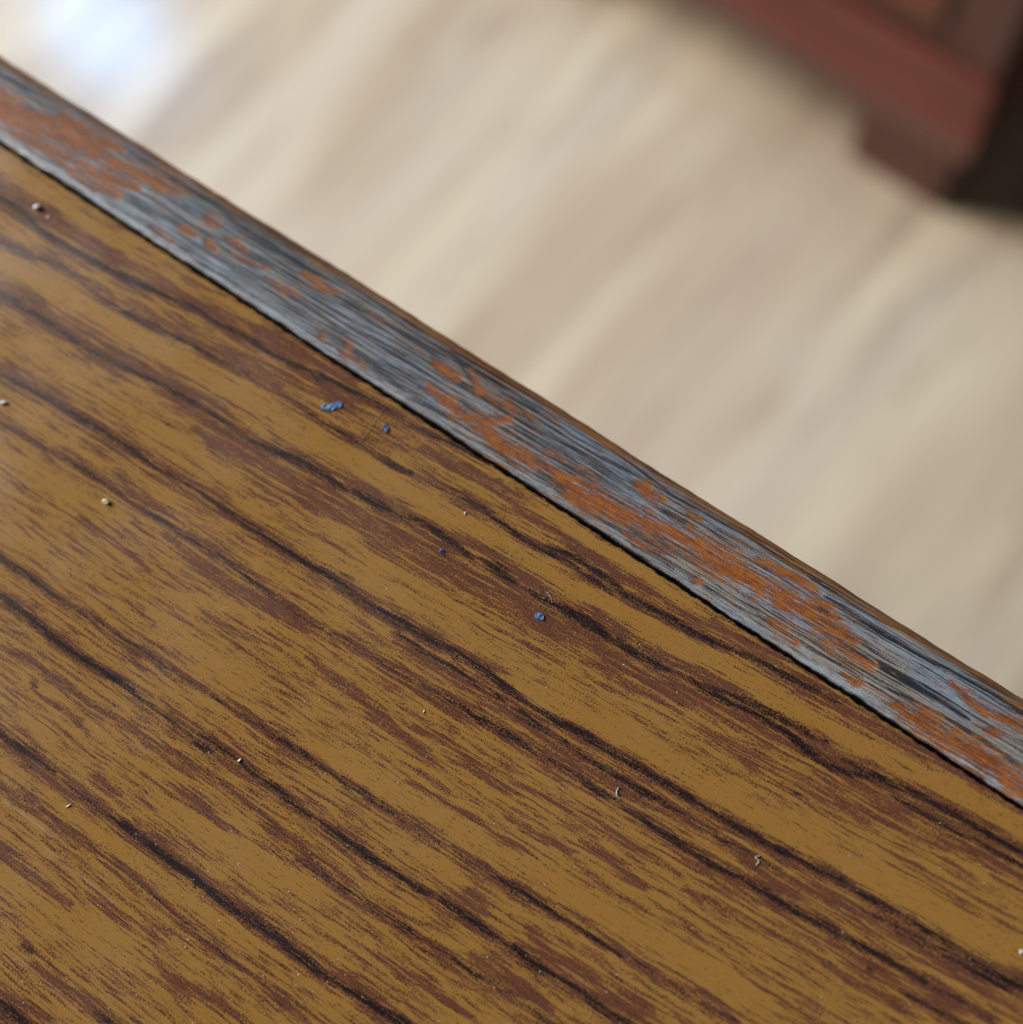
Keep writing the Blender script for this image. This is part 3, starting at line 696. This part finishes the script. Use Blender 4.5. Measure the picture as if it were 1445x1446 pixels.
# fields use the plane position seen in the photograph
fy_ = np.linspace(-0.5, 12.5, 131)
o_f = np.zeros((len(fy_), len(sx))); d_f = np.zeros_like(o_f)
def strip_mm(pts):
    out = []
    for p in pts:
        z = 0.0
        for _ in range(4):
            q = tab(p, z); yy = min(max(q[1] * 1000, 0.6), 11.0); z = np.interp(yy, prof[5:-2, 0], prof[5:-2, 1]) / 1000
        out.append(q[:2] * 1000)
    return np.array(out)
for hw, s, p in ORANGE: stroke(o_f, sx, fy_, strip_mm(p), hw * 1.5 * MMPX, s * 0.86, 1.35)
for hw, s, p in DARK: stroke(d_f, sx, fy_, strip_mm(p), hw * 1.1 * MMPX, s)
def pick(fld):
    j = np.interp(SPY, fy_, np.arange(len(fy_))); j0 = np.clip(j.astype(int), 0, len(fy_) - 2); a = j - j0
    ii = np.arange(len(sx))[None, :].repeat(len(pr), 0)
    return fld[j0, ii] * (1 - a) + fld[j0 + 1, ii] * a
SZ = SZ - 0.07 * np.clip((pick(o_f) - 0.3) / 0.3, 0, 1) - 0.05 * np.clip(pick(d_f), 0, 1)   # worn patches sit lower
rimj = np.clip((SPY - 8.5) / 2.0, 0, 1) * (wave(sx, (0.07, 0.19, 0.6, 1.4), (.05, .04, .025, .015)) + np.convolve(rng.normal(0, .04, len(sx)), np.ones(5) / 5, 'same'))[None, :]
SY = SY + rimj * (SX > -120) * (SX < 100)
arc = np.interp(ts, tt, tt)[:, None].repeat(len(sx), 1)
# line strength: dense open grain left of the middle, sparse towards the right end
px_, _ = to_px(SX / 1000, SPY / 1000, TZ + SPZ / 1000)
dens = 0.49 - 0.22 * np.clip((px_ - 820) / 350, 0, 1) - 0.10 * np.clip((260 - px_) / 260, 0, 1)
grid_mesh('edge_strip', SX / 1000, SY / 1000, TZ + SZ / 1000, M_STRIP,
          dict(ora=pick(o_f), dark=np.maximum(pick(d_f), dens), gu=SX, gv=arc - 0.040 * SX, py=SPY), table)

# ------------------------------------------------------------------ small things lying on the table
M_BLUE = mat_plain('blue paint flake', (0.075, 0.165, 0.36), 0.5, (0.045, 0.10, 0.24), 9000)
M_BLUE2 = mat_plain('dark blue flake', (0.055, 0.085, 0.17), 0.5, (0.03, 0.045, 0.09), 9000)
M_WHITE = mat_plain('pale crumb', (0.70, 0.70, 0.66), 0.45, (0.5, 0.5, 0.48), 9000, Subsurface_Weight=0.2, Subsurface_Scale=0.0002)
M_GREEN = mat_plain('greenish crumb', (0.58, 0.62, 0.42), 0.4, (0.40, 0.33, 0.16), 7000)
M_FIBRE = mat_plain('pale fibre', (0.55, 0.53, 0.50), 0.5)
M_HAIR = mat_plain('brown hair', (0.20, 0.13, 0.075), 0.4)
M_DUST = mat_plain('dust', (0.75, 0.74, 0.70), 0.35)

def flake(name, outline, mat, label, th=0.10, lift=0.10, seed=0, group=None):
    """thin curled chip: outline in photo pixels on the table"""
    r = np.random.default_rng(seed)
    P = np.array([tab(p)[:2] for p in outline]); c = P.mean(0)
    k = len(P); rings = [0.0, 0.45, 0.8, 1.0]
    v, f = [], []
    def zz(q):
        return TZ + (0.00003 + lift * 1e-3 * (0.5 + 0.5 * math.sin((q[0] - c[0]) * 9000 + seed)) + r.normal(0, 0.015e-3))
    top0 = 0
    v.append((*c, zz(c) + th * 1.2e-3))
    for s in rings[1:]:
        for q in P:
            w_ = c + (q - c) * s
            v.append((*w_, zz(w_) + th * 1e-3 * (1.1 - 0.35 * s)))
    for i in range(k): f.append((0, 1 + i, 1 + (i + 1) % k))
    for a in range(2):
        for i in range(k):
            f.append((1 + a * k + i, 1 + (a + 1) * k + i, 1 + (a + 1) * k + (i + 1) % k, 1 + a * k + (i + 1) % k))
    bt = len(v)
    for q in P: v.append((*q, TZ - 0.00001))
    for i in range(k):
        f.append((1 + 2 * k + i, bt + i, bt + (i + 1) % k, 1 + 2 * k + (i + 1) % k))
    f.append(tuple(range(bt + k - 1, bt - 1, -1)))
    o = obj(name, v, f, mat)
    return tag(o, label, 'flake', group)
def blob(cx, cy, rx, ry, ang, k=11, j=0.25, seed=1):
    r = np.random.default_rng(seed); out = []
    for t in np.linspace(0, 2 * math.pi, k, endpoint=False):
        s = 1 + r.uniform(-j, j); x, y = rx * s * math.cos(t), ry * s * math.sin(t)
        out.append((cx + x * math.cos(ang) - y * math.sin(ang), cy + x * math.sin(ang) + y * math.cos(ang)))
    return out
flake('paint_flake', [(453,574),(458,570),(464,573),(470,569),(478,567),(484,569),(482,575),(474,577),(469,580),(466,578),(465,582),(461,579),(455,578)],
      M_BLUE, 'longest blue flake, notched in the middle, on the table near the edge strip', 0.08, 0.07, 3)
flake('paint_flake', blob(544, 605, 4.2, 7.2, -0.45, 10, 0.3, 5), M_BLUE2,
      'small dark blue flake on the table beside a fine hair', 0.10, 0.05, 5)
flake('paint_flake', blob(762, 870, 7.4, 5.0, 0.5, 11, 0.2, 8), M_BLUE,
      'small bright blue flake on the table next to a broken black grain line', 0.09, 0.05, 8)
flake('paint_flake', blob(624, 779, 4.0, 3.0, 0.9, 9, 0.3, 9), M_BLUE2,
      'tiny faded blue speck on a brown grain band of the table', 0.1, 0.06, 9)

def crumb(name, px, py, r_mm, sc, mat, label, cat='crumb', seed=0, rot=0.0, group=None):
    import bmesh
    bm = bmesh.new(); bmesh.ops.create_icosphere(bm, subdivisions=3, radius=1)
    r = np.random.default_rng(seed); ks = r.normal(0, 1.6, (6, 3)); ph = r.uniform(0, 6, 6)
    p = tab((px, py)); cr, sr = math.cos(rot), math.sin(rot)
    for q in bm.verts:
        d = 1 + 0.19 * sum(math.sin(float(ks[i] @ np.array(q.co)) * 1.4 + ph[i]) for i in range(6)) / 1.6
        x, y, z = q.co.x * d * sc[0] * r_mm, q.co.y * d * sc[1] * r_mm, q.co.z * d * sc[2] * r_mm
        q.co = Vector((p[0] + (x * cr - y * sr) * 1e-3, p[1] + (x * sr + y * cr) * 1e-3, TZ + max(-0.01, z + sc[2] * r_mm * 0.8) * 1e-3))
    me = bpy.data.meshes.new(name); bm.to_mesh(me); bm.free()
    me.polygons.foreach_set('use_smooth', [True] * len(me.polygons))
    o = bpy.data.objects.new(name, me); COL.objects.link(o); me.materials.append(mat)
    return tag(o, label, cat, group)
crumb('crumb', 54, 293, 0.42, (1.0, 1.05, 0.6), M_WHITE, 'rounded white crumb on the table, close to the edge strip', seed=2)
crumb('crumb', 68, 307, 0.16, (1.2, 0.9, 0.7), M_WHITE, 'tiny pale crumb right beside the rounded white crumb', seed=12)
crumb('crumb', 5, 569, 0.28, (1.4, 0.8, 0.6), M_WHITE, 'elongated white crumb on a dark grain line of the table', seed=3, rot=0.6)
crumb('crumb', 150, 709, 0.34, (1.25, 0.85, 0.6), M_GREEN, 'greenish-yellow crumb on an ochre stripe of the table', seed=4, rot=0.5)
crumb('grit_grain', 338, 1074, 0.16, (0.8, 1.4, 0.7), M_WHITE, 'bright white grit grain at the start of a black grain line', 'grit', 5, rot=-0.4)
crumb('grit_grain', 97, 1138, 0.15, (1.7, 0.6, 0.6), M_WHITE, 'slim white grit sliver on an ochre stripe below a dark streak', 'grit', 6, rot=1.2)
crumb('grit_grain', 599, 1005, 0.11, (0.6, 1.8, 0.6), M_WHITE, 'small upright white grit sliver on plain ochre between brown streaks', 'grit', 7, rot=0.2)
crumb('grit_grain', 657, 725, 0.12, (1.4, 0.7, 0.6), M_WHITE, 'white grit sliver on stippled brown near the blue speck', 'grit', 8, rot=-0.9)
crumb('grit_grain', 1443, 1344, 0.19, (1, 1, 0.6), M_WHITE, 'pale grit grain on a clear ochre stripe beside a long black line', 'grit', 9)

def fibre(name, pts, rad, mat, label, cat, lift=0.0):
    """fine tube through photo pixels, lying on the table"""
    P = resample(np.array([tab(p)[:2] for p in pts]), 1); k = len(P)
    v, f = [], []
    for i, q in enumerate(P):
        t = P[min(i + 1, k - 1)] - P[max(i - 1, 0)]; t = t / (np.linalg.norm(t) + 1e-12); nn = np.array([-t[1], t[0]])
        r_ = rad * 1e-3 * (0.55 + 0.45 * math.sin(math.pi * (i + 0.6) / (k + 0.2)))
        z = TZ + rad * 0.9e-3 + lift * 1e-3 * math.sin(math.pi * i / (k - 1)) ** 2
        for a in range(6):
            c_, s_ = math.cos(a * math.pi / 3), math.sin(a * math.pi / 3)
            v.append((q[0] + nn[0] * r_ * c_, q[1] + nn[1] * r_ * c_, z + r_ * s_))
    for i in range(k - 1):
        for a in range(6):
            f.append((i * 6 + a, i * 6 + (a + 1) % 6, (i + 1) * 6 + (a + 1) % 6, (i + 1) * 6 + a))
    f += [tuple(range(5, -1, -1)), tuple(range((k - 1) * 6, k * 6))]
    return tag(obj(name, v, f, mat, smooth=True), label, cat)
fibre('hair', [(545,573),(536,585),(524,602),(513,619),(505,634)], 0.022, M_HAIR, 'short fine hair lying across the grain beside a dark blue flake', 'hair', 0.15)
fibre('fibre', [(874,1112),(871,1118),(872,1124),(877,1129)], 0.065, M_FIBRE, 'hook-shaped pale fibre lying between two short black grain lines', 'fibre', 0.1)
fibre('fibre', [(1074,1208),(1067,1211),(1072,1216),(1068,1222)], 0.060, M_FIBRE, 'zigzag pale fibre lying on brown stippled grain', 'fibre', 0.1)
fibre('fibre', [(770,836),(774,838),(779,846),(780,852)], 0.028, M_FIBRE, 'very thin curved fibre beside the bright blue flake', 'fibre', 0.1)
fibre('fibre', [(156,432),(170,437),(182,437),(194,433)], 0.026, M_FIBRE, 'faint bowed fibre on an ochre stripe near a dark streak', 'fibre', 0.1)

# dust: countless specks, one object
dv, df = [], []
def speck(x, y, z, r, st, a):
    b = len(dv); c_, s_ = math.cos(a), math.sin(a)
    for (p, q, h) in ((st, 0, 0), (-st, 0, 0), (0, 1, 0), (0, -1, 0), (0, 0, 1.0), (0, 0, -0.4)):
        dv.append((x + (p * c_ - q * s_) * r * 1e-3, y + (p * s_ + q * c_) * r * 1e-3, z + h * r * 0.8e-3))
    for t in ((0, 2, 4), (2, 1, 4), (1, 3, 4), (3, 0, 4), (2, 0, 5), (1, 2, 5), (3, 1, 5), (0, 3, 5)): df.append(tuple(b + i for i in t))
for i in range(620):
    px, py = rng.uniform(-150, 1600), rng.uniform(150, 1600)
    if i % 3 == 0: px, py = rng.uniform(0, 520), rng.uniform(880, 1446)
    p = tab((px, py))
    if p[1] > -0.0006: continue
    speck(p[0], p[1], TZ + 0.00001, rng.uniform(0.022, 0.06) * (1.5 if rng.random() < 0.05 else 1), rng.uniform(1, 2.2), rng.uniform(0, 3.2))
for i in range(420):                                   # dust caught on the strip and its inner lip
    px = rng.uniform(0, 1445); y = 0.55 + abs(rng.normal(0, 0.45)) if i % 2 else rng.uniform(0.6, 9)
    x = np.interp(px, [0, 1445], [-94, 66])
    z = np.interp(y, prof[4:-2, 0], prof[4:-2, 1])
    speck(x / 1000, y / 1000, TZ + z / 1000, rng.uniform(0.018, 0.045), rng.uniform(1, 1.6), rng.uniform(0, 3.2))
tag(obj('dust', dv, df, M_DUST), 'fine pale dust specks scattered over the table and strip', 'dust', kind='stuff')
